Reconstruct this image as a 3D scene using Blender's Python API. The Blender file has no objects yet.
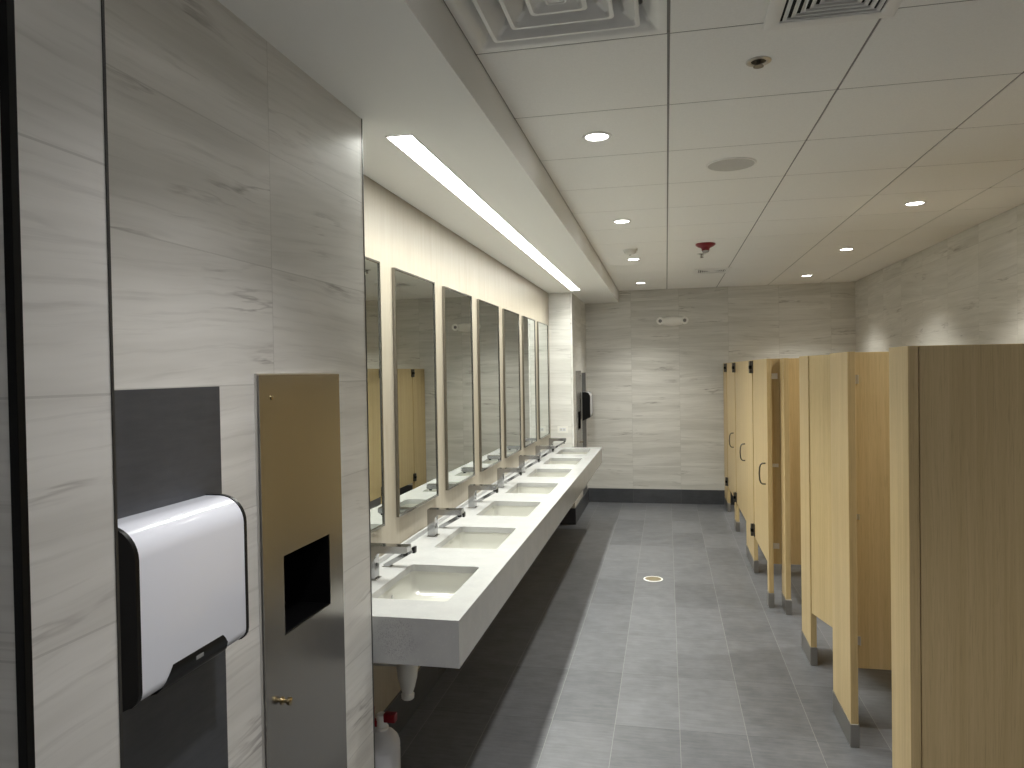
import bpy, bmesh, math, random
from mathutils import Vector, Matrix

random.seed(4)
PI = math.pi
scene = bpy.context.scene
COL = scene.collection

# ------------------------------------------------------------------ dimensions (metres)
EYE = 1.70
CEIL = 2.716            # suspended ceiling
SOF = 2.567             # underside of the soffit over the vanity
SOF_X = -0.584          # outer face of the soffit
XR = 2.232              # right wall
YB = 9.47               # back wall
XD = -1.000             # wall with the dispenser
XM = -1.27              # mirror wall
Y0, Y1 = 2.34, 8.05     # vanity alcove
NIB_X, NIB_Y0, NIB_Y1 = -0.715, 0.69, 0.835
YF = -2.6               # wall behind the photographer
XL = -1.9
CT = 0.86               # counter top
CB = 0.697              # underside of the apron
CX = -0.70              # counter front
PITCH = 0.795
BAYS = [5.195 + PITCH * (k - 3) for k in range(7)]

# ------------------------------------------------------------------ node helpers
class NT:
    def __init__(s, name):
        s.m = bpy.data.materials.new(name)
        s.m.use_nodes = True
        s.t = s.m.node_tree
        s.b = s.t.nodes['Principled BSDF']
        s.out = s.t.nodes['Material Output']

    def n(s, typ, **kw):
        nd = s.t.nodes.new(typ)
        for k, v in kw.items():
            setattr(nd, k, v)
        return nd

    def put(s, sock, v):
        if isinstance(v, bpy.types.NodeSocket):
            s.t.links.new(v, sock)
        elif isinstance(v, (tuple, list)) and len(v) == 3 and sock.type == 'RGBA':
            sock.default_value = (*v, 1)
        else:
            sock.default_value = v

    def math(s, op, a, b=None, c=None, clamp=False):
        nd = s.n('ShaderNodeMath', operation=op)
        nd.use_clamp = clamp
        s.put(nd.inputs[0], a)
        if b is not None: s.put(nd.inputs[1], b)
        if c is not None: s.put(nd.inputs[2], c)
        return nd.outputs[0]

    def pos(s):
        g = s.n('ShaderNodeNewGeometry')
        sp = s.n('ShaderNodeSeparateXYZ')
        s.t.links.new(g.outputs['Position'], sp.inputs[0])
        return sp.outputs[0], sp.outputs[1], sp.outputs[2]

    def xyz(s, x, y, z=0.0):
        nd = s.n('ShaderNodeCombineXYZ')
        for i, v in enumerate((x, y, z)):
            s.put(nd.inputs[i], v)
        return nd.outputs[0]

    def noise(s, vec, scale=1.0, detail=2.0, rough=0.5, dist=0.0):
        nd = s.n('ShaderNodeTexNoise')
        s.put(nd.inputs['Vector'], vec)
        nd.inputs['Scale'].default_value = scale
        nd.inputs['Detail'].default_value = detail
        nd.inputs['Roughness'].default_value = rough
        nd.inputs['Distortion'].default_value = dist
        return nd.outputs[0]

    def white(s, vec):
        nd = s.n('ShaderNodeTexWhiteNoise', noise_dimensions='3D')
        s.put(nd.inputs['Vector'], vec)
        return nd.outputs['Value']

    def ramp(s, v, lo, hi, a=0.0, b=1.0):
        nd = s.n('ShaderNodeMapRange')
        nd.clamp = True
        for i, x in enumerate((v, lo, hi, a, b)):
            s.put(nd.inputs[i], x)
        return nd.outputs[0]

    def mix(s, f, a, b):
        nd = s.n('ShaderNodeMix', data_type='RGBA')
        s.put(nd.inputs[0], f)
        s.put(nd.inputs[6], a)
        s.put(nd.inputs[7], b)
        return nd.outputs[2]

    def bump(s, h, strength=0.2, dist=0.002):
        nd = s.n('ShaderNodeBump')
        nd.inputs['Strength'].default_value = strength
        nd.inputs['Distance'].default_value = dist
        s.put(nd.inputs['Height'], h)
        s.t.links.new(nd.outputs[0], s.b.inputs['Normal'])

    def tile(s, u, v, u0, v0, w, h, gu=0.0016, gv=0.0016):
        a = s.math('DIVIDE', s.math('SUBTRACT', u, u0), w)
        b = s.math('DIVIDE', s.math('SUBTRACT', v, v0), h)
        i, j = s.math('FLOOR', a), s.math('FLOOR', b)
        fa, fb = s.math('SUBTRACT', a, i), s.math('SUBTRACT', b, j)
        da = s.math('MULTIPLY', s.math('MINIMUM', fa, s.math('SUBTRACT', 1.0, fa)), w)
        db = s.math('MULTIPLY', s.math('MINIMUM', fb, s.math('SUBTRACT', 1.0, fb)), h)
        return i, j, s.math('LESS_THAN', da, gu), s.math('LESS_THAN', db, gv)


def plain(name, col, rough=0.5, metal=0.0, spec=0.5, coat=0.0, trans=0.0, aniso=0.0, mottle=0.03, mscale=30.0):
    k = NT(name)
    x, y, z = k.pos()
    f = k.noise(k.xyz(x, y, z), mscale, 2.0)
    d = tuple(c * (1 - mottle) for c in col)
    l = tuple(min(1.0, c * (1 + mottle)) for c in col)
    k.put(k.b.inputs['Base Color'], k.mix(f, d, l))
    k.b.inputs['Roughness'].default_value = rough
    k.b.inputs['Metallic'].default_value = metal
    k.b.inputs['Specular IOR Level'].default_value = spec
    k.b.inputs['Coat Weight'].default_value = coat
    k.b.inputs['Transmission Weight'].default_value = trans
    k.b.inputs['Anisotropic'].default_value = aniso
    return k.m


def emit(name, col, strength):
    k = NT(name)
    k.put(k.b.inputs['Base Color'], (0.9, 0.9, 0.88))
    k.put(k.b.inputs['Emission Color'], col)
    k.b.inputs['Emission Strength'].default_value = strength
    return k.m


def marble(name, axis, u0, seed):
    k = NT(name)
    x, y, z = k.pos()
    u = x if axis == 'x' else y
    i, j, gu, gv = k.tile(u, z, u0, 0.18, 0.598, 0.30)
    r1 = k.white(k.xyz(i, j, seed))
    r2 = k.white(k.xyz(i, j, seed + 5.5))
    o1 = k.math('MULTIPLY', r1, 37.0)
    tilt = k.math('MULTIPLY', k.math('SUBTRACT', r2, 0.45), 0.16)
    vv = k.math('SUBTRACT', z, k.math('MULTIPLY', u, tilt))
    # slow waviness so veins are not ruler straight
    wob = k.math('MULTIPLY', k.math('SUBTRACT', k.noise(k.xyz(u, z, o1), 3.0, 3.0), 0.5), 0.035)
    vw = k.math('ADD', vv, wob)
    broad = k.noise(k.xyz(k.math('MULTIPLY', u, 0.8), k.math('MULTIPLY', vw, 11.0), o1), 1.0, 4.0, 0.6)
    fine = k.noise(k.xyz(k.math('MULTIPLY', u, 2.6), k.math('MULTIPLY', vw, 60.0), o1), 1.0, 4.0, 0.65)
    vein = k.noise(k.xyz(k.math('MULTIPLY', u, 0.85), k.math('MULTIPLY', vw, 9.0), k.math('ADD', o1, 9.0)), 1.0, 5.0, 0.60, 0.08)
    thin = k.ramp(k.math('ABSOLUTE', k.math('SUBTRACT', vein, 0.5)), 0.0, 0.024, 1.0, 0.0)
    msk = k.ramp(k.noise(k.xyz(k.math('MULTIPLY', u, 2.6), k.math('MULTIPLY', vw, 6.0), k.math('ADD', o1, 21.0)), 1.0, 2.0), 0.54, 0.68)
    thin = k.math('MULTIPLY', k.math('MULTIPLY', thin, msk), k.ramp(fine, 0.30, 0.60, 0.35, 1.0))
    soft = k.ramp(broad, 0.36, 0.64)
    c = k.mix(soft, (0.575, 0.565, 0.535), (0.71, 0.70, 0.672))
    c = k.mix(k.math('MULTIPLY', k.ramp(fine, 0.52, 0.74), 0.5), c, (0.43, 0.42, 0.395))
    c = k.mix(k.math('MULTIPLY', thin, 0.75), c, (0.20, 0.185, 0.175))
    g = k.math('MAXIMUM', gu, gv)
    c = k.mix(k.math('MULTIPLY', g, 0.38), c, (0.32, 0.31, 0.29))
    k.put(k.b.inputs['Base Color'], c)
    k.b.inputs['Roughness'].default_value = 0.36
    k.b.inputs['Specular IOR Level'].default_value = 0.4
    k.bump(k.math('SUBTRACT', 1.0, g), 0.4, 0.001)
    return k.m


def slate(name, mode):
    """dark porcelain: mode 'floor' (x,y), 'wx' (x,z), 'wy' (y,z)"""
    k = NT(name)
    x, y, z = k.pos()
    if mode == 'floor':
        i, j, gu, gv = k.tile(x, y, 0.040, 4.114, 0.3035, 0.61, 0.0014, 0.0014)
        u, v = x, y
    elif mode == 'wx':
        i, j, gu, gv = k.tile(x, z, 0.163, -0.12, 0.598, 0.30)
        u, v = x, z
    else:
        i, j, gu, gv = k.tile(y, z, 1.045, 0.18, 0.70, 0.30, 0.0012, 0.0012)
        u, v = y, z
    r = k.white(k.xyz(i, j, 3.0))
    o = k.math('MULTIPLY', r, 19.0)
    streak = k.noise(k.xyz(k.math('MULTIPLY', u, 9.0), k.math('MULTIPLY', v, 60.0), o), 1.0, 4.0, 0.65)
    cloud = k.noise(k.xyz(u, v, o), 9.0, 5.0, 0.6)
    f = k.math('ADD', k.math('MULTIPLY', k.ramp(streak, 0.3, 0.7), 0.45), k.math('MULTIPLY', k.ramp(cloud, 0.25, 0.75), 0.55))
    f = k.math('ADD', f, k.math('MULTIPLY', k.math('SUBTRACT', r, 0.5), 0.6))
    if mode == 'floor':
        c = k.mix(f, (0.078, 0.081, 0.090), (0.160, 0.164, 0.178))
        speck = k.ramp(k.noise(k.xyz(x, y, 4.0), 70.0, 3.0, 0.7), 0.70, 0.80)
        c = k.mix(k.math('MULTIPLY', speck, 0.25), c, (0.24, 0.24, 0.24))
        c = k.mix(k.math('MULTIPLY', gv, 0.75), c, (0.035, 0.036, 0.038))
        c = k.mix(k.math('MULTIPLY', gu, 0.75), c, (0.25, 0.25, 0.247))
        k.b.inputs['Roughness'].default_value = 0.42
    else:
        c = k.mix(f, (0.036, 0.039, 0.046), (0.066, 0.070, 0.081))
        c = k.mix(k.math('MULTIPLY', k.math('MAXIMUM', gu, gv), 0.5), c, (0.17, 0.17, 0.17))
        k.b.inputs['Roughness'].default_value = 0.45
    k.put(k.b.inputs['Base Color'], c)
    k.bump(k.math('ADD', k.math('MULTIPLY', cloud, 0.5), streak), 0.12, 0.0015)
    return k.m


def cream_tile(name):
    k = NT(name)
    x, y, z = k.pos()
    i, j, gu, gv = k.tile(y, z, 2.53, 0.266, 0.60, 1.20, 0.001, 0.001)
    o = k.math('MULTIPLY', k.white(k.xyz(i, j, 1.0)), 13.0)
    a = k.noise(k.xyz(k.math('MULTIPLY', y, 38.0), k.math('MULTIPLY', z, 2.4), o), 1.0, 4.0, 0.6)
    b = k.noise(k.xyz(k.math('MULTIPLY', y, 6.0), k.math('MULTIPLY', z, 2.0), o), 1.0, 3.0)
    c = k.mix(k.ramp(a, 0.30, 0.70), (0.315, 0.278, 0.218), (0.365, 0.326, 0.263))
    c = k.mix(k.math('MULTIPLY', k.ramp(b, 0.4, 0.7), 0.5), c, (0.375, 0.342, 0.283))
    c = k.mix(k.math('MULTIPLY', k.math('MAXIMUM', gu, gv), 0.4), c, (0.35, 0.29, 0.22))
    k.put(k.b.inputs['Base Color'], c)
    k.b.inputs['Roughness'].default_value = 0.45
    k.b.inputs['Specular IOR Level'].default_value = 0.35
    return k.m


def wood(name, dark, light):
    k = NT(name)
    x, y, z = k.pos()
    oi = k.n('ShaderNodeObjectInfo')
    o = k.math('MULTIPLY', oi.outputs['Random'], 40.0)
    u = k.math('ADD', x, y)
    w = k.math('MULTIPLY', k.math('SUBTRACT', k.noise(k.xyz(u, k.math('MULTIPLY', z, 0.6), o), 2.0, 2.0), 0.5), 0.03)
    u = k.math('ADD', u, w)
    a = k.noise(k.xyz(k.math('MULTIPLY', u, 95.0), k.math('MULTIPLY', z, 1.1), o), 1.0, 4.0, 0.7)
    b = k.noise(k.xyz(k.math('MULTIPLY', u, 17.0), k.math('MULTIPLY', z, 0.5), o), 1.0, 3.0, 0.55)
    p = k.noise(k.xyz(k.math('MULTIPLY', u, 330.0), k.math('MULTIPLY', z, 9.0), o), 1.0, 2.0, 0.6)
    f = k.math('ADD', k.math('MULTIPLY', k.ramp(a, 0.25, 0.75), 0.6), k.math('MULTIPLY', k.ramp(b, 0.3, 0.7), 0.4))
    c = k.mix(f, dark, light)
    c = k.mix(k.math('MULTIPLY', k.ramp(p, 0.54, 0.72), 0.30), c, tuple(q * 0.55 for q in dark))
    tone = k.ramp(oi.outputs['Random'], 0.0, 1.0, 0.0, 0.16)          # boards differ a little from one another
    c = k.mix(tone, c, tuple(q * 0.62 for q in light))
    k.put(k.b.inputs['Base Color'], c)
    k.b.inputs['Roughness'].default_value = 0.42
    k.b.inputs['Specular IOR Level'].default_value = 0.4
    return k.m


def quartz(name, patch):
    k = NT(name)
    x, y, z = k.pos()
    a = k.noise(k.xyz(x, y, z), 60.0, 3.0, 0.7)
    b = k.noise(k.xyz(x, y, z), 7.0, 4.0, 0.6)
    c = k.mix(k.ramp(b, 0.35, 0.65), (0.375, 0.377, 0.376), (0.41, 0.411, 0.409))
    c = k.mix(k.math('MULTIPLY', k.ramp(a, 0.58, 0.75), 0.25), c, (0.56, 0.55, 0.53))
    if patch:   # scuffed, pitted area on the end of the apron
        d = k.math('SQRT', k.math('ADD', k.math('POWER', k.math('DIVIDE', k.math('SUBTRACT', x, -0.925), 0.085), 2.0),
                                  k.math('POWER', k.math('DIVIDE', k.math('SUBTRACT', z, 0.785), 0.085), 2.0)))
        d = k.math('ADD', d, k.math('MULTIPLY', k.math('SUBTRACT', k.noise(k.xyz(x, y, z), 25.0, 3.0), 0.5), 0.9))
        sp = k.ramp(k.noise(k.xyz(x, y, z), 260.0, 3.0, 0.75), 0.50, 0.60)
        on = k.math('MULTIPLY', k.ramp(d, 0.6, 1.05, 1.0, 0.0), k.math('LESS_THAN', y, 2.38))
        c = k.mix(k.math('MULTIPLY', k.math('MULTIPLY', sp, on), 0.55), c, (0.18, 0.18, 0.18))
    k.put(k.b.inputs['Base Color'], c)
    k.b.inputs['Roughness'].default_value = 0.22
    return k.m


def steel(name, col, rough, vertical=True):
    k = NT(name)
    x, y, z = k.pos()
    a = k.noise(k.xyz(k.math('MULTIPLY', x, 900.0), k.math('MULTIPLY', y, 900.0), k.math('MULTIPLY', z, 3.0)), 1.0, 2.0) if vertical \
        else k.noise(k.xyz(x, y, z), 220.0, 2.0)
    k.put(k.b.inputs['Base Color'], k.mix(a, tuple(c * 0.94 for c in col), col))
    k.b.inputs['Metallic'].default_value = 1.0
    k.put(k.b.inputs['Roughness'], k.ramp(a, 0.2, 0.8, rough * 0.9, rough * 1.15))
    return k.m


M = {}
M['marble_y'] = marble('marble_tile_side', 'y', 1.737 - 0.598, 2.0)
M['marble_x'] = marble('marble_tile_back', 'x', 0.163, 7.0)
M['slate_floor'] = slate('slate_floor_tile', 'floor')
M['slate_wx'] = slate('slate_wall_tile_back', 'wx')
M['slate_wy'] = slate('slate_wall_tile_side', 'wy')
M['cream'] = cream_tile('cream_linear_tile')
M['wood'] = wood('oak_laminate', (0.46, 0.335, 0.160), (0.67, 0.515, 0.280))
M['quartz'] = quartz('white_quartz', True)
M['sink'] = plain('vitreous_china', (0.50, 0.495, 0.455), 0.10, coat=0.3, mottle=0.01)
M['paint'] = plain('white_paint', (0.80, 0.80, 0.785), 0.6, mottle=0.01)
M['ceiling'] = plain('ceiling_board', (0.91, 0.905, 0.885), 0.85, spec=0.2, mottle=0.05, mscale=160)
M['tbar_shaded'] = plain('shade_toned_grid_metal', (0.24, 0.235, 0.23), 0.6, mottle=0.02)  # white bars toned grey, the reveal shadow put into the colour
M['white_metal'] = plain('white_enamel', (0.86, 0.855, 0.835), 0.45, mottle=0.02)
M['void'] = plain('duct_void', (0.02, 0.02, 0.02), 0.9)
M['plenum'] = plain('plenum_grey', (0.55, 0.545, 0.53), 0.8)
M['chrome'] = plain('chrome', (0.42, 0.42, 0.425), 0.13, 1.0, mottle=0.01)
M['steel'] = steel('brushed_steel', (0.31, 0.30, 0.285), 0.22)
M['steel_soft'] = steel('satin_steel', (0.66, 0.65, 0.63), 0.30, False)
M['dark_steel'] = steel('dark_satin_metal', (0.30, 0.285, 0.26), 0.35, False)
M['shoe'] = steel('stall_shoe_steel', (0.42, 0.40, 0.37), 0.34, False)
M['hinge'] = steel('hinge_metal', (0.16, 0.15, 0.135), 0.34, False)
M['frame'] = steel('mirror_frame_steel', (0.27, 0.26, 0.24), 0.22, False)
M['mirror'] = plain('mirror_glass', (0.66, 0.69, 0.655), 0.0, 1.0, mottle=0.0)
M['black_trim'] = plain('black_edge_metal', (0.003, 0.003, 0.003), 0.4, spec=0.2)
M['edge_trim'] = plain('dark_edge_metal', (0.07, 0.07, 0.07), 0.35, 0.6)
M['black'] = plain('black_plastic', (0.003, 0.003, 0.0033), 0.35, spec=0.22)
M['gloss_white'] = plain('gloss_white_plastic', (0.71, 0.73, 0.80), 0.16, coat=0.4, mottle=0.005)
M['white_plastic'] = plain('white_plastic', (0.76, 0.75, 0.71), 0.4, mottle=0.01)
M['outlet_shade'] = plain('ivory_plastic', (0.50, 0.49, 0.46), 0.4)
M['shell'] = plain('white_shell_plastic', (0.92, 0.91, 0.88), 0.45, mottle=0.01)
M['grey_plastic'] = plain('grey_plastic', (0.20, 0.20, 0.20), 0.4)
M['speaker'] = plain('speaker_mesh', (0.56, 0.55, 0.53), 0.7, mottle=0.25, mscale=420)
M['red'] = plain('red_plastic', (0.20, 0.006, 0.014), 0.35)
M['jug'] = plain('milky_plastic', (0.62, 0.62, 0.64), 0.3, trans=0.15)
M['brass'] = plain('brass', (0.36, 0.29, 0.17), 0.25, 1.0)
M['lens'] = plain('clear_lens', (0.80, 0.80, 0.80), 0.1, trans=0.5)
M['linear'] = emit('linear_lamp_lens', (0.985, 1.0, 0.925), 8.0)
M['panel'] = emit('added_fill_lens', (1.0, 0.985, 0.98), 3.9)  # lens of the added fill panels
M['down'] = emit('downlight_lens', (1.0, 0.985, 0.93), 9.0)

# ------------------------------------------------------------------ mesh helpers
class B:
    def __init__(s):
        s.bm = bmesh.new()

    def box(s, a, b, bevel=0.0, seg=2):
        x0, y0, z0 = (min(p, q) for p, q in zip(a, b))
        x1, y1, z1 = (max(p, q) for p, q in zip(a, b))
        r = bmesh.ops.create_cube(s.bm, size=1.0)
        vs = r['verts']
        for v in vs:
            v.co = Vector(((x0 + x1) / 2 + v.co.x * (x1 - x0), (y0 + y1) / 2 + v.co.y * (y1 - y0), (z0 + z1) / 2 + v.co.z * (z1 - z0)))
        if bevel:
            es = list({e for v in vs for e in v.link_edges})
            bmesh.ops.bevel(s.bm, geom=es, offset=bevel, segments=seg, profile=0.6, affect='EDGES')
        return s

    def lathe(s, prof, c=(0, 0, 0), n=32, axis='z', cap=True):
        rings = []
        for r, h in prof:
            ring = []
            for k in range(n):
                t = 2 * PI * k / n
                p = (r * math.cos(t), r * math.sin(t), h)
                if axis == 'x': p = (p[2], p[0], p[1])
                if axis == 'y': p = (p[1], p[2], p[0])
                ring.append(s.bm.verts.new((c[0] + p[0], c[1] + p[1], c[2] + p[2])))
            rings.append(ring)
        for a, b in zip(rings, rings[1:]):
            for k in range(n):
                s.bm.faces.new((a[k], a[(k + 1) % n], b[(k + 1) % n], b[k]))
        if cap:
            s.bm.faces.new(rings[0][::-1]); s.bm.faces.new(rings[-1])
        return s

    def prism(s, poly, a0, a1, axis='y'):
        """poly of 2-D points, extruded a0..a1.  axis y: pts are (x,z); x: (y,z); z: (x,y)"""
        def P(p, h):
            return {'y': (p[0], h, p[1]), 'x': (h, p[0], p[1]), 'z': (p[0], p[1], h)}[axis]
        A = [s.bm.verts.new(P(p, a0)) for p in poly]
        C = [s.bm.verts.new(P(p, a1)) for p in poly]
        n = len(poly)
        for k in range(n):
            s.bm.faces.new((A[k], A[(k + 1) % n], C[(k + 1) % n], C[k]))
        s.bm.faces.new(A[::-1]); s.bm.faces.new(C)
        return s

    def tube(s, pts, r, n=10):
        pts = [Vector(p) for p in pts]
        rings = []
        for i, p in enumerate(pts):
            d = (pts[min(i + 1, len(pts) - 1)] - pts[max(i - 1, 0)]).normalized()
            up = Vector((0, 1, 0)) if abs(d.y) < 0.9 else Vector((0, 0, 1))
            a = d.cross(up).normalized(); b = d.cross(a)
            rr = r[i] if isinstance(r, (list, tuple)) else r
            rings.append([s.bm.verts.new(p + (a * math.cos(2 * PI * k / n) + b * math.sin(2 * PI * k / n)) * rr) for k in range(n)])
        for a, b in zip(rings, rings[1:]):
            for k in range(n):
                s.bm.faces.new((a[k], a[(k + 1) % n], b[(k + 1) % n], b[k]))
        s.bm.faces.new(rings[0][::-1]); s.bm.faces.new(rings[-1])
        return s

    def loops(s, loops, cap0=False, cap1=False):
        """skin between equal-length closed loops of 3-D points"""
        R = [[s.bm.verts.new(p) for p in L] for L in loops]
        n = len(R[0])
        for a, b in zip(R, R[1:]):
            for k in range(n):
                s.bm.faces.new((a[k], a[(k + 1) % n], b[(k + 1) % n], b[k]))
        if cap0: s.bm.faces.new(R[0][::-1])
        if cap1: s.bm.faces.new(R[-1])
        return s


def link(name, b, mat, parent=None, smooth=None):
    bm = b.bm
    bmesh.ops.recalc_face_normals(bm, faces=bm.faces)
    me = bpy.data.meshes.new(name)
    bm.to_mesh(me); bm.free()
    me.materials.append(mat)
    if smooth:
        for p in me.polygons: p.use_smooth = True
        me.set_sharp_from_angle(angle=math.radians(smooth))
    o = bpy.data.objects.new(name, me)
    COL.objects.link(o)
    if parent: o.parent = parent
    return o


def tag(o, label, cat, group=None):
    o['label'] = label; o['category'] = cat
    if group: o['group'] = group
    return o


def thing(name, loc, label, cat, group=None, rz=0.0):
    o = bpy.data.objects.new(name, None)
    o.empty_display_size = 0.05
    COL.objects.link(o)
    o.location = loc; o.rotation_euler = (0, 0, rz)
    return tag(o, label, cat, group)


def struct(name, b, mat, smooth=None):
    o = link(name, b, mat, None, smooth)
    o['kind'] = 'structure'
    return o


def copy_tree(o, parent=None):
    c = o.copy(); COL.objects.link(c)
    if parent: c.parent = parent
    for ch in list(o.children): copy_tree(ch, c)
    return c


def dup(o, loc, label):
    c = copy_tree(o)
    c.location = loc; c['label'] = label
    return c


def rrect(w, h, r, n=6):
    pts = []
    for cx, cy, a0 in ((w / 2 - r, h / 2 - r, 0), (-w / 2 + r, h / 2 - r, 90), (-w / 2 + r, -h / 2 + r, 180), (w / 2 - r, -h / 2 + r, 270)):
        for k in range(n + 1):
            t = math.radians(a0 + 90 * k / n)
            pts.append((cx + r * math.cos(t), cy + r * math.sin(t)))
    return pts

# ------------------------------------------------------------------ room shell
struct('floor', B().box((XL - .2, YF - .2, -0.1), (XR + .2, YB + .2, 0)), M['slate_floor'])
DISP = [(1.640, 2.102), (10.39 - 2.102, 10.39 - 1.640)]            # towel dispensers (mirror images about the vanity)
HOLE_Z = (1.019, 1.228)


XDF = -1.013            # column and far side wall

def holes_wall(b, y0, y1, hole, XD=XD):
    """solid wall with the opening for a dispenser recess"""
    xb = XD - 0.14
    b.box((XL, y0, 0), (xb, y1, SOF + .1))
    b.box((xb, y0, 0), (XD, hole[0], SOF + .1)); b.box((xb, hole[1], 0), (XD, y1, SOF + .1))
    b.box((xb, hole[0], 0), (XD, hole[1], HOLE_Z[0])); b.box((xb, hole[0], HOLE_Z[1]), (XD, hole[1], SOF + .1))
    return b

NEAR_H = (1.744, 2.010)
FAR_H = (10.39 - 2.010, 10.39 - 1.744)
b = holes_wall(B(), NIB_Y1, Y0, NEAR_H); b.box((XL, NIB_Y0, 0), (NIB_X, NIB_Y1, SOF + .1))
struct('wall_left_near', b, M['marble_y'])
struct('wall_left', B().box((XL, Y0, 0), (XM, Y1, SOF + .1)), M['cream'])
b = holes_wall(B(), Y1, YB, FAR_H, XDF)
o = struct('wall_left_far', b, M['marble_y'])
o.data.materials.append(M['marble_x'])
for p in o.data.polygons:
    if abs(p.normal.y) > .9: p.material_index = 1
struct('wall_back', B().box((XL, YB, 0), (XR + .2, YB + .15, CEIL + .2)), M['marble_x'])
struct('wall_right', B().box((XR, YF, 0), (XR + .15, YB, CEIL + .2)), M['marble_y'])
struct('wall_front', B().box((XL - .2, YF - .15, 0), (XR + .15, YF, CEIL + .2)), M['paint'])
struct('wall_left_entry', B().box((XL - .15, YF, 0), (XL, NIB_Y0, CEIL + .2)), M['paint'])
# dark porcelain strips behind the two hand dryers
struct('trim_1', B().box((XD - .004, 1.045, 0), (XD + .0012, 1.496, SOF - .9 + .012)), M['slate_wy'])
struct('trim_2', B().box((XDF - .004, 10.39 - 1.496, 0), (XDF + .0012, 10.39 - 1.045, 1.679)), M['slate_wy'])
# metal edge profiles
struct('trim_3', B().box((NIB_X - .010, NIB_Y0 - .0025, 0), (NIB_X + .0025, NIB_Y0 + .0085, SOF), .001), M['black_trim'])
struct('trim_4', B().box((NIB_X - .004, NIB_Y1 - .003, 0), (NIB_X + .0015, NIB_Y1 + .0015, SOF)), M['edge_trim'])
struct('trim_5', B().box((XD - .006, Y0 - .004, 0), (XD + .0015, Y0 + .002, SOF)), M['edge_trim'])
struct('trim_6', B().box((XDF - .004, Y1 - .0015, 0), (XDF + .0015, Y1 + .004, SOF)), M['white_metal'])
# dark tile base
BH = 0.180
struct('baseboard_back', B().box((XDF, YB - .010, 0), (XR, YB, BH)), M['slate_wx'])
struct('baseboard_left', B().box((XM, Y0, 0), (XM + .010, Y1, BH)), M['slate_wy'])
struct('baseboard_left_far', B().box((XM + .01, Y1 - .010, 0), (XDF + .010, Y1, BH)).box((XDF, Y1, 0), (XDF + .010, YB - .01, BH)), M['slate_wy'])
struct('baseboard_right', B().box((XR - .010, YF, 0), (XR, YB - .01, BH)), M['slate_wy'])
struct('baseboard_left_near', B().box((XD, NIB_Y1, 0), (XD + .010, 1.63, BH)).box((XD, 1.63, 0), (XD + .010, Y0 - .005, BH)), M['slate_wy'])

# soffit over the vanity
struct('ceiling_soffit', B().box((XL, YF, SOF), (SOF_X, YB, CEIL + .15)), M['paint'])
# suspended ceiling: board panels hung in a metal grid
GX = [SOF_X] + [0.020 + .6065 * k for k in range(0, 4)] + [XR]
GY = [2.893 + .6096 * k for k in range(-9, 11)] + [YB]
GY = [YF] + [g for g in GY if g > YF + .05]
DIFF = (0, 1.674 + .31)                       # tile with the supply diffuser
b = B()
for i in range(len(GX) - 1):
    for j in range(len(GY) - 1):
        x0, x1, y0, y1 = GX[i], GX[i + 1], GY[j], GY[j + 1]
        if i == 0 and y0 < DIFF[1] < y1: continue
        gx0 = .0045 if i else .004
        b.box((x0 + gx0, y0 + .0030, CEIL), (x1 - .0040, y1 - .0030, CEIL + .02))
struct('ceiling', b, M['ceiling'])
b = B()
for g in GX: b.box((g - .012, YF, CEIL + .003), (g + .012, YB, CEIL + .0185))
for g in GY: b.box((SOF_X, g - .012, CEIL + .0008), (XR, g + .012, CEIL + .0175))
struct('trim_7', b, M['tbar_shaded'])
struct('ceiling_deck', B().box((SOF_X, YF, CEIL + .12), (XR, YB, CEIL + .17)), M['plenum'])

# ------------------------------------------------------------------ vanity counter
v = thing('vanity_counter', (0, 0, 0), 'long white stone vanity counter with seven sinks under the row of mirrors', 'counter')
SX0, SX1 = -1.112, -0.800        # sink cut-outs
SL = 0.485                       # their length along the counter
YC0, YC1 = 2.374, 8.03
XB = XM + .004
b = B()
ys = [YC0]
for y in BAYS: ys += [y - SL / 2, y + SL / 2]
ys.append(YC1)
TH = .03
for k in range(0, len(ys), 2):
    b.box((XB, ys[k], CT - TH), (CX, ys[k + 1], CT))
R = .022
for y in BAYS:
    b.box((XB, y - SL / 2, CT - TH), (SX0, y + SL / 2, CT))
    b.box((SX1, y - SL / 2, CT - TH), (CX, y + SL / 2, CT))
    for sx, sy in ((1, 1), (1, -1), (-1, 1), (-1, -1)):      # rounded inner corners
        cx = SX1 if sx > 0 else SX0; cy = y + sy * SL / 2
        poly = [(cx, cy)] + [(cx - sx * R + sx * R * math.sin(t), cy - sy * R + sy * R * math.cos(t)) for t in [PI / 2 * q / 6 for q in range(7)]]
        b.prism(poly, CT - TH, CT - .0004, 'z')
link('countertop', b, M['quartz'], v)
b = B().box((CX - .030, YC0, CB), (CX, YC1, CT - .0302)).box((XB, YC0, CB), (CX - .0302, YC0 + .03, CT - .0302)).box((XB, YC1 - .03, CB), (CX - .0302, YC1, CT - .0302))
link('apron', b, M['quartz'], v)
link('backsplash', B().box((XB, YC0, CT + .0002), (XB + .013, YC1, CT + .023), .0015), M['quartz'], v)
for y in (BAYS[0] + PITCH * 1.5, BAYS[0] + PITCH * 3.5, BAYS[0] + PITCH * 5.5):
    b = B().prism([(XB, .45), (XB + .04, .45), (CX - .06, CB + .01), (CX - .06, CT - .032), (XB, CT - .032)], y - .02, y + .02, 'y')
    link('support_bracket', b, M['dark_steel'], v)

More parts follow.
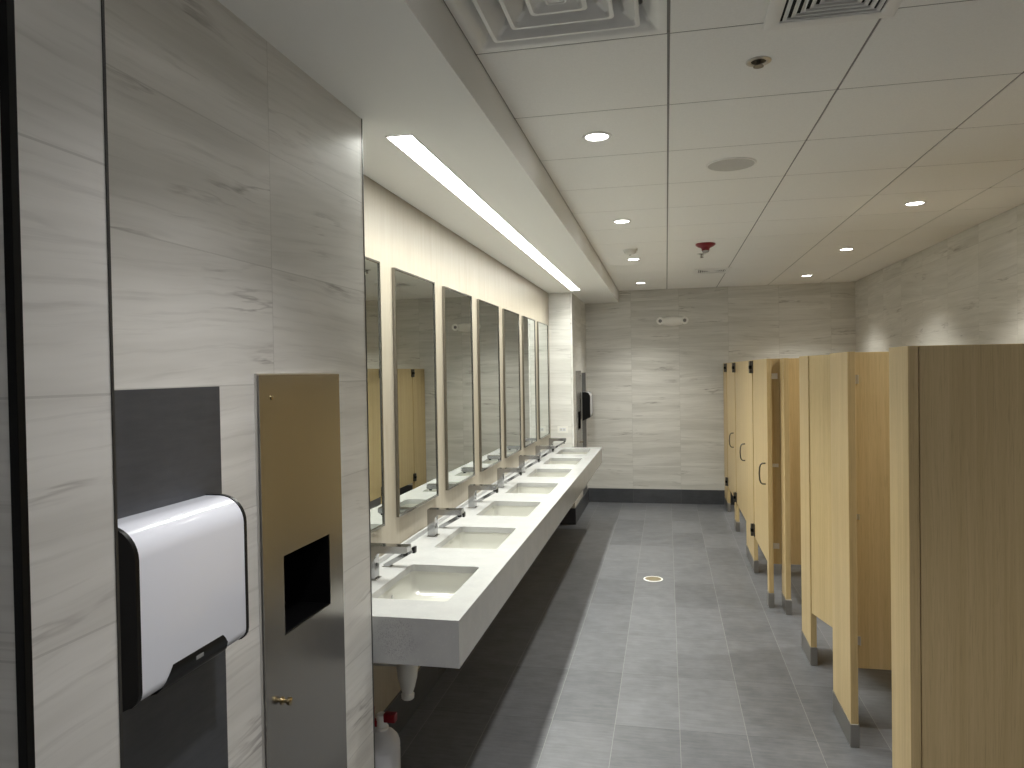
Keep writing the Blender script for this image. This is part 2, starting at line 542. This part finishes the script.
# ------------------------------------------------------------------ sinks
ORD = ['nearest', 'second nearest', 'third nearest', 'middle', 'third from the far end', 'second from the far end', 'farthest']
ORD2 = ['first', 'second', 'third', 'fourth', 'fifth', 'sixth', 'seventh']
sx = (SX0 + SX1) / 2
s0 = thing('sink', (sx, BAYS[0], CT - TH), '', 'sink', 'sinks along the counter')
W, L = SX1 - SX0, SL
top = rrect(W + .006, L + .006, .025); out = rrect(W + .05, L + .05, .035)
def ring(w, l, r, z): return [(p[0], p[1], z) for p in rrect(w, l, r)]
b = B().loops([ring(W + .02, L + .02, .03, -.122), ring(W + .045, L + .045, .035, -.09), ring(W + .05, L + .05, .035, -.014), ring(W + .05, L + .05, .035, -.001),
               ring(W + .006, L + .006, .025, -.001), ring(W + .002, L + .002, .026, -.05), ring(W - .012, L - .012, .032, -.078),
               ring(W - .035, L - .035, .034, -.096), ring(W - .09, L - .09, .034, -.102), ring(.05, .05, .024, -.106)], True, True)
link('basin', b, M['sink'], s0, 50)
link('drain', B().lathe([(.0235, -.1058), (.0235, -.1025), (.017, -.1020), (.015, -.1042), (.004, -.1042)], (0, 0, 0), 24), M['chrome'], s0, 40)
link('overflow', B().lathe([(.011, 0), (.011, .002), (.007, .0022)], (-(W - .004) / 2 - .0005, 0, -.045), 20, 'x'), M['chrome'], s0, 40)
b = B().lathe([(.022, -.49), (.026, -.486), (.027, -.470), (.022, -.464), (.030, -.440), (.040, -.40), (.044, -.355), (.041, -.34), (.0405, -.1225)], (-.098, .01, .03), 28)
b.tube([(-.125, .01, -.30), (-.20, .01, -.30), (-.302, .01, -.30)], .03, 16)
link('drain_cover', b, M['white_plastic'], s0, 45)
for k, y in enumerate(BAYS):
    lab = ['white rectangular undermount sink nearest the camera, closest to the dispenser wall', 'second sink from the camera in the white counter', 'third sink from the camera in the white counter',
           'middle sink of the seven in the white counter', 'third sink from the far end of the counter', 'second sink from the far end of the counter', 'farthest sink, at the far end beside the wall outlet'][k]
    if k == 0: s0['label'] = lab
    else: dup(s0, (sx, y, CT - TH), lab)

# ------------------------------------------------------------------ faucets and soap spouts
f0 = thing('faucet', (-1.192, BAYS[0], CT), '', 'faucet', 'faucets along the counter')
link('base_plate', B().box((-.026, -.030, .0003), (.026, .030, .005), .0015), M['chrome'], f0)
# inverted L: upright post and long flat spout in one bent slab with a rounded inner elbow
prof = [(-.022, .004), (.018, .004), (.018, .088)]
prof += [(.042 - .024 * math.cos(t), .088 + .024 * math.sin(t)) for t in [PI / 2 * q / 6 for q in range(1, 7)]]
prof += [(.150, .114), (.160, .119), (.160, .142), (-.018, .142), (-.022, .138)]
link('spout', B().prism(prof, -.025, .025, 'y'), M['chrome'], f0)
link('aerator', B().lathe([(.011, -.012), (.011, 0)], (.143, 0, .1145), 18), M['black'], f0, 40)
link('sensor', B().lathe([(.007, 0), (.007, .0012)], (.0180, 0, .060), 16, 'x'), M['black'], f0, 40)
d0 = thing('soap_dispenser', (-1.208, BAYS[0] + .20, CT), '', 'soap dispenser', 'soap dispensers along the counter')
link('base_plate', B().box((-.018, -.017, .0003), (.020, .017, .003), .001), M['dark_steel'], d0)
poly = [(-.012, .003), (.014, .003), (.126, .068), (.118, .085), (-.012, .011)]
link('spout', B().prism(poly, -.016, .016, 'y'), M['chrome'], d0)
link('nozzle', B().box((.1195, -.014, .062), (.132, .014, .090), .003), M['black'], d0)
ordc = ['nearest the camera', 'second from the camera', 'third from the camera', 'in the middle of the row', 'third from the far end', 'second from the far end', 'at the far end by the outlet']
for k, y in enumerate(BAYS):
    lf = 'chrome square-edged faucet over the sink ' + ordc[k]
    ls = 'slanted chrome soap dispenser spout beside the faucet ' + ordc[k]
    if k == 0: f0['label'] = lf; d0['label'] = ls
    else:
        dup(f0, (-1.192, y, CT), lf); dup(d0, (-1.208, y + .20, CT), ls)

# ------------------------------------------------------------------ mirrors
MZ0, MZ1, MW = 1.017, 2.206, .612
m0 = thing('mirror', (XM, BAYS[0] - .010, MZ0), '', 'mirror', 'mirrors above the sinks')
MH = MZ1 - MZ0; FT = .009; FD = .017
link('glass', B().box((.003, -MW / 2 + .006, .006), (FD - .005, MW / 2 - .006, MH - .006)), M['mirror'], m0)
b = B().box((.001, -MW / 2, 0), (FD, -MW / 2 + FT, MH)).box((.001, MW / 2 - FT, 0), (FD, MW / 2, MH))
b.box((.001, -MW / 2 + FT, 0), (FD, MW / 2 - FT, FT)).box((.001, -MW / 2 + FT, MH - FT), (FD, MW / 2 - FT, MH))
link('frame', b, M['frame'], m0)
for k, y in enumerate(BAYS):
    lab = ['tall steel-framed mirror nearest the camera, half hidden by the dispenser wall', 'second tall mirror from the camera, first one wholly in view', 'third tall steel-framed mirror from the camera',
           'middle one of the seven tall steel-framed mirrors', 'third tall mirror from the far end of the counter', 'second tall mirror from the far end of the counter', 'farthest tall mirror, beside the end wall with the outlet'][k]
    if k == 0: m0['label'] = lab
    else: dup(m0, (XM, y - .010, MZ0), lab)

# ------------------------------------------------------------------ towel dispensers
def towel_unit(y0, y1, hole, label, flip):
    t = thing('towel_dispenser', (XD if flip > 0 else XDF, (y0 + y1) / 2, .30), label, 'towel dispenser', 'recessed towel dispensers')
    yc = (y0 + y1) / 2
    a, c, h0, h1 = y0 - yc, y1 - yc, hole[0] - yc, hole[1] - yc
    Z1 = 1.407; z0, z1 = HOLE_Z[0] - .30, HOLE_Z[1] - .30
    D = .012
    b = B().box((.0005, a, 0), (.007, a + .010, Z1)).box((.0005, c - .010, 0), (.007, c, Z1)).box((.0005, a + .010, Z1 - .010), (.007, c - .010, Z1)).box((.0005, a + .010, 0), (.007, c - .010, .010))
    link('frame', b, M['steel_soft'], t)
    b = B()
    e = .004
    for p, q in (((.004, a + e, e), (D, h0, Z1 - e)), ((.004, h1, e), (D, c - e, Z1 - e)), ((.004, h0, e), (D, h1, z0)), ((.004, h0, z1), (D, h1, Z1 - e))):
        b.box(p, q)
    bmesh.ops.remove_doubles(b.bm, verts=b.bm.verts, dist=1e-5)
    link('door', b, M['steel'], t)
    b = B()
    w = .002
    b.box((-.135, h0 + .0005, z0 + .0005), (-.133, h1 - .0005, z1 - .0005))
    b.box((-.133, h0 + .0005, z0 + .0005), (.009, h0 + w, z1 - .0005)).box((-.133, h1 - w, z0 + .0005), (.009, h1 - .0005, z1 - .0005))
    b.box((-.133, h0 + w, z0 + .0005), (.009, h1 - w, z0 + w)).box((-.133, h0 + w, z1 - w), (.009, h1 - w, z1 - .0005))
    link('recess', b, M['black'], t)
    ly = (1.722 - 1.871) * (1 if flip > 0 else -1)
    link('lock', B().lathe([(.010, 0), (.010, .003), (.005, .004), (.005, .014), (.010, .016), (.0105, .024), (.006, .026)], (D, ly, .856 - .30), 20, 'x'), M['brass'], t, 40)
    link('key_lock', B().lathe([(.006, 0), (.006, .002), (.003, .003)], (D, ly - .02 * flip, 1.345), 16, 'x'), M['brass'], t, 40)
    return t
towel_unit(*DISP[0], NEAR_H, 'tall brushed steel towel dispenser with black slot on the near left wall', 1)
towel_unit(*DISP[1], FAR_H, 'far towel dispenser on the side wall past the end of the counter', -1)

# ------------------------------------------------------------------ hand dryers
def dryer_profile(off=0.0):
    D = .092 + off
    pts = [(0, 1.090 - off), (.058, 1.118 - off)]
    r = .026 + off
    pts += [(D - r + r * math.sin(t), 1.150 - r * math.cos(t)) for t in [math.radians(q) for q in (10, 30, 50, 70, 90)]]
    R_ = .058 + off
    pts += [(D - R_ + R_ * math.cos(t), 1.440 + off - R_ + R_ * math.sin(t)) for t in [math.radians(q) for q in range(0, 91, 10)]]
    pts += [(0, 1.440 + off)]
    return pts
def dryer(label, yc):
    t = thing('hand_dryer', ((XD if yc < 5 else XDF) + .0015, yc, 0), label, 'hand dryer', 'hand dryers')
    hw = .172
    link('cover', B().prism(dryer_profile(), -hw + .010, hw - .008, 'y'), M['gloss_white'], t, 35)
    for y0, y1 in ((-hw, -hw + .0098), (hw - .0078, hw)):
        link('end_cap', B().prism(dryer_profile(.0022), y0, y1, 'y'), M['black'], t, 35)
    D = .0932
    prof = [(.03, 1.098, .100), (.058, 1.114, .100), (.075, 1.120, .100), (.086, 1.130, .098), (D, 1.146, .092), (D, 1.158, .084), (D, 1.166, .076), (.03, 1.166, .076)]
    A = [(p[0], -p[2] - .002, p[1]) for p in prof]; C = [(p[0], p[2] + .002, p[1]) for p in prof]
    link('air_outlet', B().loops([A, C], True, True), M['black'], t, 30)
    link('sensor', B().box((D - .002, -.012, 1.148), (D + .0008, .012, 1.156), .001), M['grey_plastic'], t)
    return t
dryer('glossy white hand dryer with black ends on the near left wall', 1.271)
dryer('far hand dryer with black side on the wall beyond the counter', 10.39 - 1.271)

# ------------------------------------------------------------------ wall outlet on the end wall
t = thing('wall_outlet', (-1.134, Y1, 1.054), 'white wall outlet above the far end of the counter', 'outlet')
link('cover_plate', B().box((-.058, -.006, -.037), (.058, 0, .037), .002), M['white_plastic'], t)
link('receptacle', B().box((-.034, -.0085, -.017), (.034, -.0055, .017), .001), M['gloss_white'], t)
for x in (-.017, .017):
    b = B().box((x - .012, -.0092, -.011), (x + .012, -.0083, .011), .0004)
    link('socket', b, M['outlet_shade'], t)

# ------------------------------------------------------------------ jug under the counter
t = thing('refill_jug', (-1.104, 2.66, 0), 'milky plastic jug with red valve on the floor under the counter end', 'jug')
link('body', B().lathe([(.057, .001), (.066, .006), (.070, .018), (.070, .240), (.068, .246), (.070, .252), (.069, .268), (.062, .288), (.046, .306), (.033, .313), (.026, .317), (.026, .3205)], (0, 0, 0), 36), M['jug'], t, 40)
link('neck', B().lathe([(.027, .3205), (.027, .328), (.021, .332), (.020, .375), (.014, .380)], (0, 0, 0), 24), M['white_plastic'], t, 40)
b = B().box((.012, -.016, .350), (.060, .016, .384), .005)
b.tube([(-.028, -.01, .330), (-.030, -.01, .36), (-.030, -.01, .408)], .006, 10)
b.box((-.040, -.016, .330), (-.012, .006, .356), .004)
link('valve', b, M['red'], t, 40)

# ------------------------------------------------------------------ toilet stalls
PT = 1.765; PTH = .032; XN = .785; XFAR = .692; BOT = .300
def pilaster(x, y0, y1, label):
    t = thing('stall_pilaster', (x, y0, 0), label, 'stall post', 'stall posts')
    L = y1 - y0
    link('panel', B().box((0, 0, .004), (PTH, L, PT), .0012, 1), M['wood'], t)
    link('shoe', B().box((-.003, -.003, 0), (PTH + .003, L + .003, .105), .001, 1), M['shoe'], t)
    return t
pilaster(XN, 2.650, 2.862, 'oak stall post nearest the camera, at right edge with the end panel')
pilaster(XN, 3.478, 3.832, 'wide oak stall post, second from the camera, beside the open doorway')
pilaster(XN, 4.402, 4.683, 'third oak stall post from the camera, beside the ajar door')
pilaster(XN, 5.280, 5.468, 'fourth oak stall post from the camera, narrow, before the jutting far stalls')
pilaster(XFAR, 5.420, 5.500, 'slim oak post at the near corner of the three far stalls')
pilaster(XFAR, 6.325, 6.915, 'wide oak post between the nearest closed door and the middle closed door')
pilaster(XFAR, 7.905, 8.085, 'oak post between the two farthest closed doors')
pilaster(XFAR, 8.990, YB - .012, 'farthest oak stall post, against the back wall')

def divider(x0, y, label, side=-1):
    t = thing('stall_divider', (x0, y, BOT), label, 'stall divider', 'stall dividers')
    link('panel', B().box((0, 0, 0), (XR - .004 - x0, .030, PT - BOT), .0012, 1), M['wood'], t)
    for z in (1.64, 1.005, .43):
        f = (lambda q: q) if side < 0 else (lambda q: .030 - q)
        h = .012 if z == 1.005 else .020
        b = B().box((-.0006, f(-.005), z - BOT - h), (.042, f(-.0002), z - BOT + h), .001)
        b.box((.035, f(-.012), z - BOT - h), (.042, f(-.005), z - BOT + h), .001)
        b.lathe([(.006, 0), (.006, .003)], (.026, f(-.008) if side < 0 else f(-.005), z - BOT), 12, 'y')
        link('bracket', b, M['steel_soft'], t)
    return t
divider(XN + PTH + .004, 2.656, 'oak end panel of the nearest stall, filling the right edge', 1)
divider(XN + PTH + .004, 3.626, 'oak stall divider behind the second post, seen through the nearest open doorway')
divider(XN + PTH + .004, 4.545, 'oak stall divider mounted behind the third post from the camera')
divider(XFAR + PTH + .004, 5.470, 'oak stall divider with brackets seen between the fourth post and slim corner post')
divider(XFAR + PTH + .004, 6.620, 'oak stall divider behind the wide post of the far stalls')
divider(XFAR + PTH + .004, 7.990, 'oak stall divider behind the post between the two farthest doors')

def door(x, y, L, sgn, rz, label, front):
    """hinge edge at the origin; leaf runs sgn*y.  front: hinge plates show on the outer face"""
    t = thing('stall_door', (x, y, BOT), label, 'stall door', 'stall doors', rz)
    a, c = (0, L) if sgn > 0 else (-L, 0)
    H = PT - BOT
    link('leaf', B().box((.003, a + .003, 0), (.028, c - .003, H), .0012, 1), M['wood'], t)
    for z in (.062, H - .057):
        b = B()
        if front:
            b.box((-.007, -sgn * .012, z - .050), (.0028, sgn * .045, z + .050), .0015)
            b.lathe([(.0125, -.050), (.0125, .050)], (-.016, sgn * .004, z), 14)
            b.box((-.016, -sgn * .006, z - .050), (-.004, sgn * .014, z + .050), .001)
            hg = link('hinge', b, M['hinge'], t, 40)
            link('pivot', B().box((-.0300, -sgn * .009, z - .014), (-.0040, sgn * .026, z + .014), .002), M['black'], hg)
        else:
            b.box((.0282, sgn * .004, z - .047), (.033, sgn * .034, z + .047), .0015)
            b.lathe([(.007, -.047), (.007, .047)], (.037, sgn * .002, z), 12)
            link('hinge', b, M['steel_soft'], t, 40)
    yh = sgn * (L - .075)
    zc = .93 - BOT
    for side in ((-1, 1) if front else (-1,)):
        base = .003 if side < 0 else .028
        pts = [(base + side * d, yh, zc + q) for d, q in ((0, .076), (.022, .075), (.034, .066), (.041, .045), (.044, .0), (.041, -.045), (.034, -.066), (.022, -.075), (0, -.076))]
        link('handle', B().tube(pts, .0058, 10), M['hinge'], t, 60)
    link('latch', B().box((.0282, sgn * (L - .065), zc + .10), (.040, sgn * (L - .012), zc + .13), .002), M['steel_soft'], t)
    return t
door(XN + PTH + .006, 2.898, .600, 1, -math.radians(90), 'oak stall door swung fully inward in the nearest stall', False)
door(XN + .002, 4.398, .560, -1, math.radians(15.5), 'oak stall door standing ajar between the second and third posts', False)
door(XN + PTH + .006, 4.720, .585, 1, -math.radians(90), 'oak stall door swung inward behind the third post', False)
door(XFAR + .002, 6.322, .818, -1, 0, 'nearest of the three closed oak stall doors with loop handles', True)
door(XFAR + .002, 7.902, .982, -1, 0, 'middle one of the three closed oak stall doors with loop handles', True)
door(XFAR + .002, 8.987, .898, -1, 0, 'farthest closed oak stall door, closest to the back wall', True)

# ------------------------------------------------------------------ floor drain
t = thing('floor_drain', (-.127, 6.02, 0), 'small round brass floor drain in the grey tile aisle', 'drain')
link('rim', B().lathe([(.078, .0002), (.077, .003), (.066, .0035), (.066, .0002)], (0, 0, 0), 36), M['white_metal'], t, 40)
link('strainer', B().lathe([(.0655, .0003), (.0655, .0025), (.010, .0028)], (0, 0, 0), 36), plain('tarnished_brass', (0.30, 0.25, 0.15), 0.4, 0.7, mottle=.2, mscale=200), t, 40)

# ------------------------------------------------------------------ ceiling fittings
t = thing('linear_light', (-.94, 5.2, SOF), 'long recessed linear ceiling light over the vanity counter', 'light')
LX0, LX1, LY0, LY1 = -.049, .052, 2.528 - 5.2, 7.80 - 5.2
link('lens', B().box((LX0 + .004, LY0 + .004, -.003), (LX1 - .004, LY1 - .004, -.0003)), M['linear'], t)
b = B().box((LX0, LY0, -.004), (LX0 + .0038, LY1, -.0002)).box((LX1 - .0038, LY0, -.004), (LX1, LY1, -.0002)).box((LX0 + .0038, LY0, -.004), (LX1 - .0038, LY0 + .0038, -.0002)).box((LX0 + .0038, LY1 - .0038, -.004), (LX1 - .0038, LY1, -.0002))
link('frame', b, M['white_metal'], t)

la = bpy.data.lights.new('linear_lamp', 'AREA')     # the louvred fixture throws most of its light downwards
la.shape = 'RECTANGLE'; la.size = LX1 - LX0 - .012; la.size_y = LY1 - LY0 - .012
la.energy = 25.0; la.color = (.985, 1.0, .925); la.spread = math.radians(125)
lo = bpy.data.objects.new('linear_lamp', la); COL.objects.link(lo)
lo.location = (-.94 + (LX0 + LX1) / 2, 5.2 + (LY0 + LY1) / 2, SOF - .0042)

dl = thing('downlight', (-.281, 3.197, CEIL), '', 'ceiling light', 'round recessed ceiling lights')
link('trim_ring', B().lathe([(.047, -.001), (.050, -.006), (.062, -.005), (.064, -.0005), (.064, -.0002), (.047, -.0002)], (0, 0, 0), 40), M['white_metal'], dl, 40)
link('lens', B().lathe([(.0465, -.0003), (.0465, -.0025)], (0, 0, 0), 36), M['down'], dl, 30)
LAMPS = [(-.281, 3.197), (-.283, 5.045), (-.280, 6.800), (-.278, 8.660), (1.536, 5.023), (1.536, 6.810), (1.536, 8.633), (-.281, 1.370), (1.536, 3.197), (1.536, 1.37)]  # last two are added lamps, out of view
labs = ['round ceiling downlight nearest the camera, beside the soffit', 'second round downlight along the soffit side of the ceiling', 'third downlight along the soffit side, beside the smoke detector',
        'farthest downlight of the soffit side row, close to the back wall', 'nearest downlight above the stalls at the right', 'middle downlight of the three above the stalls', 'farthest downlight above the stalls near the back corner',
        'downlight behind the big square air diffuser', 'added unseen downlight above the nearest stall just outside the right edge', 'added unseen downlight behind the camera on the right side']
for k, (x, y) in enumerate(LAMPS):
    if k == 0: dl['label'] = labs[0]
    else: dup(dl, (x, y, CEIL), labs[k])
    la = bpy.data.lights.new('downlight_lamp', 'SPOT')
    la.energy = {3: 46, 4: 54, 5: 54, 6: 54, 7: 42, 8: 38, 9: 22}.get(k, 33)
    la.color = (1.0, .985, .895) if k not in (7, 9) else (1.0, .98, .97)
    la.spot_size = math.radians(109 if k in (3, 4, 5, 6, 8) else 104); la.spot_blend = 1.0; la.shadow_soft_size = .045
    lo = bpy.data.objects.new('downlight_lamp', la); COL.objects.link(lo)
    lo.location = (x, y, CEIL - .012)

pl = thing('added_fill_panel', (1.23, -.47, CEIL), 'added fill light panel, unseen, just behind the camera on the right', 'ceiling light')  # added fill lamp, unseen, to lift the ceiling and camera-facing panels
link('frame', B().box((-.30, -.30, -.006), (-.275, .30, -.0002)).box((.275, -.30, -.006), (.30, .30, -.0002)).box((-.275, -.30, -.006), (.275, -.275, -.0002)).box((-.275, .275, -.006), (.275, .30, -.0002)), M['white_metal'], pl)
link('lens', B().box((-.2748, -.2748, -.004), (.2748, .2748, -.0003)), M['panel'], pl)
dup(pl, (1.23, -1.69, CEIL), 'added fill light panel, unseen, farther behind the camera')

# square louvred supply diffuser in the tile at the soffit
t = thing('air_diffuser', (-.282, 1.9785, CEIL), 'large square louvred air diffuser at the top left of the ceiling', 'air vent', 'ceiling air vents')
def sq(s, z, r=.012): return [(p[0], p[1], z) for p in rrect(2 * s, 2 * s, r, 4)]
HS = .297
link('frame', B().loops([sq(HS, .006, .004), sq(HS, -.002, .004), sq(.276, -.003, .012), sq(.268, .001, .012), sq(.245, .022, .012), sq(.228, .060, .012), sq(HS, .060, .004)], False, False), M['white_metal'], t, 30)
link('plenum_box', B().loops([sq(.250, .0602), sq(.25, .095)], False, True), M['plenum'], t)
for s in (.219, .149, .080):
    b = B().loops([sq(s - .052, .058), sq(s - .040, .020), sq(s - .016, .004), sq(s - .013, -.006), sq(s - .011, -.010), sq(s - .001, -.010), sq(s + .001, -.007),
                   sq(s - .004, .006), sq(s - .030, .024), sq(s - .043, .060)])
    link('louvre', b, M['white_metal'], t, 40)
b = B().loops([sq(.012, .05), sq(.024, -.006), sq(.026, -.010), sq(.029, -.010), sq(.030, -.006), sq(.018, .052)], False, False)
b.loops([sq(.024, -.0065), sq(.01, -.0065)], False, True).lathe([(.007, -.009), (.007, -.006)], (0, 0, 0), 16)
link('centre_plate', b, M['white_metal'], t, 40)

# surface grille with concentric slots
def grille(x, y, label):
    t = thing('air_grille', (x, y, CEIL), label, 'air vent', 'ceiling air vents')
    link('flange', B().loops([sq(.181, -.0003, .003), sq(.180, -.006, .003), sq(.176, -.008, .003), sq(.141, -.008, .003), sq(.138, -.006, .003), sq(.138, -.0003, .003)]), M['white_metal'], t, 30)
    link('backing', B().box((-.138, -.138, -.0016), (.138, .138, -.0004)), M['void'], t)
    for k in range(6):
        s = .131 - .0215 * k
        link('louvre', B().loops([sq(s, -.009, .002), sq(s + .001, -.0075, .002), sq(s - .007, -.002, .002), sq(s - .011, -.002, .002), sq(s - .0105, -.0085, .002)] , False, False), M['white_metal'], t, 30)
    return t
grille(.475, 2.142, 'square return grille with concentric slots at the top right of the ceiling')
grille(.475, 7.855, 'small far return grille in the ceiling behind the red alarm')

t = thing('ceiling_speaker', (.328, 3.803, CEIL), 'round flat grey speaker in the ceiling panel', 'speaker')
link('rim', B().lathe([(.121, -.0002), (.120, -.004), (.116, -.006), (.112, -.006), (.112, -.0002)], (0, 0, 0), 48), M['white_metal'], t, 40)
link('grille', B().lathe([(.1118, -.0003), (.1118, -.005), (.06, -.0065), (.01, -.007)], (0, 0, 0), 48), M['speaker'], t, 40)

def sprinkler(x, y, label, drop):
    t = thing('fire_sprinkler', (x, y, CEIL), label, 'sprinkler', 'ceiling sprinklers')
    link('escutcheon', B().lathe([(.024, .0), (.025, -.003), (.034, -.0045), (.040, -.003), (.041, -.0002), (.024, -.0002)], (0, 0, 0), 32), M['steel_soft'], t, 40)
    link('cup', B().lathe([(.0238, -.0004), (.0238, -.001), (.006, -.0012)], (0, 0, 0), 24), M['black'], t)
    b = B().lathe([(.007, -.001), (.007, -.012), (.004, -.014), (.004, -drop)], (0, 0, 0), 14)
    b.tube([(-.010, 0, -.008), (-.013, 0, -.02), (-.006, 0, -drop + .004), (0, 0, -drop)], .0022, 8).tube([(.010, 0, -.008), (.013, 0, -.02), (.006, 0, -drop + .004), (0, 0, -drop)], .0022, 8)
    b.lathe([(.017, -drop - .0015), (.017, -drop), (.003, -drop + .001)], (0, 0, 0), 20)
    link('deflector', b, M['dark_steel'], t, 40)
sprinkler(.312, 2.560, 'chrome fire sprinkler near the square return grille', .017)
sprinkler(.318, 6.680, 'small fire sprinkler behind the red alarm', .034)

t = thing('smoke_detector', (-.287, 6.270, CEIL), 'white round smoke detector on the ceiling near the soffit', 'smoke detector')
link('base', B().lathe([(.060, -.0002), (.060, -.008), (.055, -.010)], (0, 0, 0), 32), M['white_plastic'], t, 40)
link('dome', B().lathe([(.052, -.0102), (.050, -.022), (.044, -.032), (.030, -.040), (.012, -.043)], (0, 0, 0), 32), M['white_plastic'], t, 60)
link('indicator', B().lathe([(.010, -.0432), (.009, -.047)], (0, 0, 0), 14), M['grey_plastic'], t)

t = thing('fire_alarm', (.324, 6.160, CEIL), 'red round ceiling fire alarm with clear strobe', 'fire alarm')
link('housing', B().lathe([(.078, -.0002), (.080, -.006), (.076, -.013), (.060, -.024), (.040, -.033), (.032, -.041), (.030, -.056)], (0, 0, 0), 36), M['red'], t, 40)
link('strobe', B().lathe([(.027, -.0562), (.027, -.066), (.020, -.071)], (0, 0, 0), 24), M['lens'], t, 40)

# emergency light on the back wall
t = thing('emergency_light', (.082, YB, 2.308), 'white twin-head emergency light high on the back wall', 'emergency light')
b = B()
n = 16
lp = []
for k in range(n + 1):
    a = -1 + 2 * k / n
    hh = .060 - .014 * a * a
    lp.append([(a * .122, 0, -hh), (a * .122, -.038 * (1 - .25 * a * a), -hh * .82), (a * .122, -.062 * (1 - .3 * a * a), -hh * .3), (a * .122, -.062 * (1 - .3 * a * a), hh * .3), (a * .122, -.038 * (1 - .25 * a * a), hh * .82), (a * .122, 0, hh)])
b.loops(lp, True, True)
link('housing', b, M['shell'], t, 50)
for x in (-.150, .150):
    h = link('lamp_head', B().lathe([(.026, -.012), (.036, -.022), (.047, -.050), (.047, -.074), (.040, -.076), (.022, -.066)], (x, 0, .004), 28, 'y'), M['shell'], t, 40)
    link('lens', B().lathe([(.0215, -.064), (.0215, -.0665), (.010, -.069)], (x, 0, .004), 24, 'y'), M['grey_plastic'], h, 40)

# ------------------------------------------------------------------ camera
cd = bpy.data.cameras.new('camera')
cam = bpy.data.objects.new('camera', cd)
COL.objects.link(cam)
F = Vector((-0.20668331, 0.97827402, -0.01618518)); Rv = Vector((0.97831889, 0.20641311, -0.01690475)); U = Vector((0.01319665, 0.0193282, 0.9997261))
mw = Matrix((Rv, U, -F)).transposed().to_4x4()
mw.translation = (0, 0, EYE)
cam.matrix_world = mw
cd.sensor_fit = 'HORIZONTAL'; cd.sensor_width = 36.0
cd.lens = 731.558 / 1024 * 36.0
cd.clip_start = 0.02
scene.camera = cam

# ------------------------------------------------------------------ world and view
w = bpy.data.worlds.new('world'); scene.world = w
w.use_nodes = True
w.node_tree.nodes['Background'].inputs[0].default_value = (0.9, 0.92, 1.0, 1)
w.node_tree.nodes['Background'].inputs[1].default_value = 0.02
vs = scene.view_settings
vs.view_transform = 'Standard'; vs.look = 'None'; vs.gamma = 1.0; vs.use_curve_mapping = False
vs.exposure = 1.43
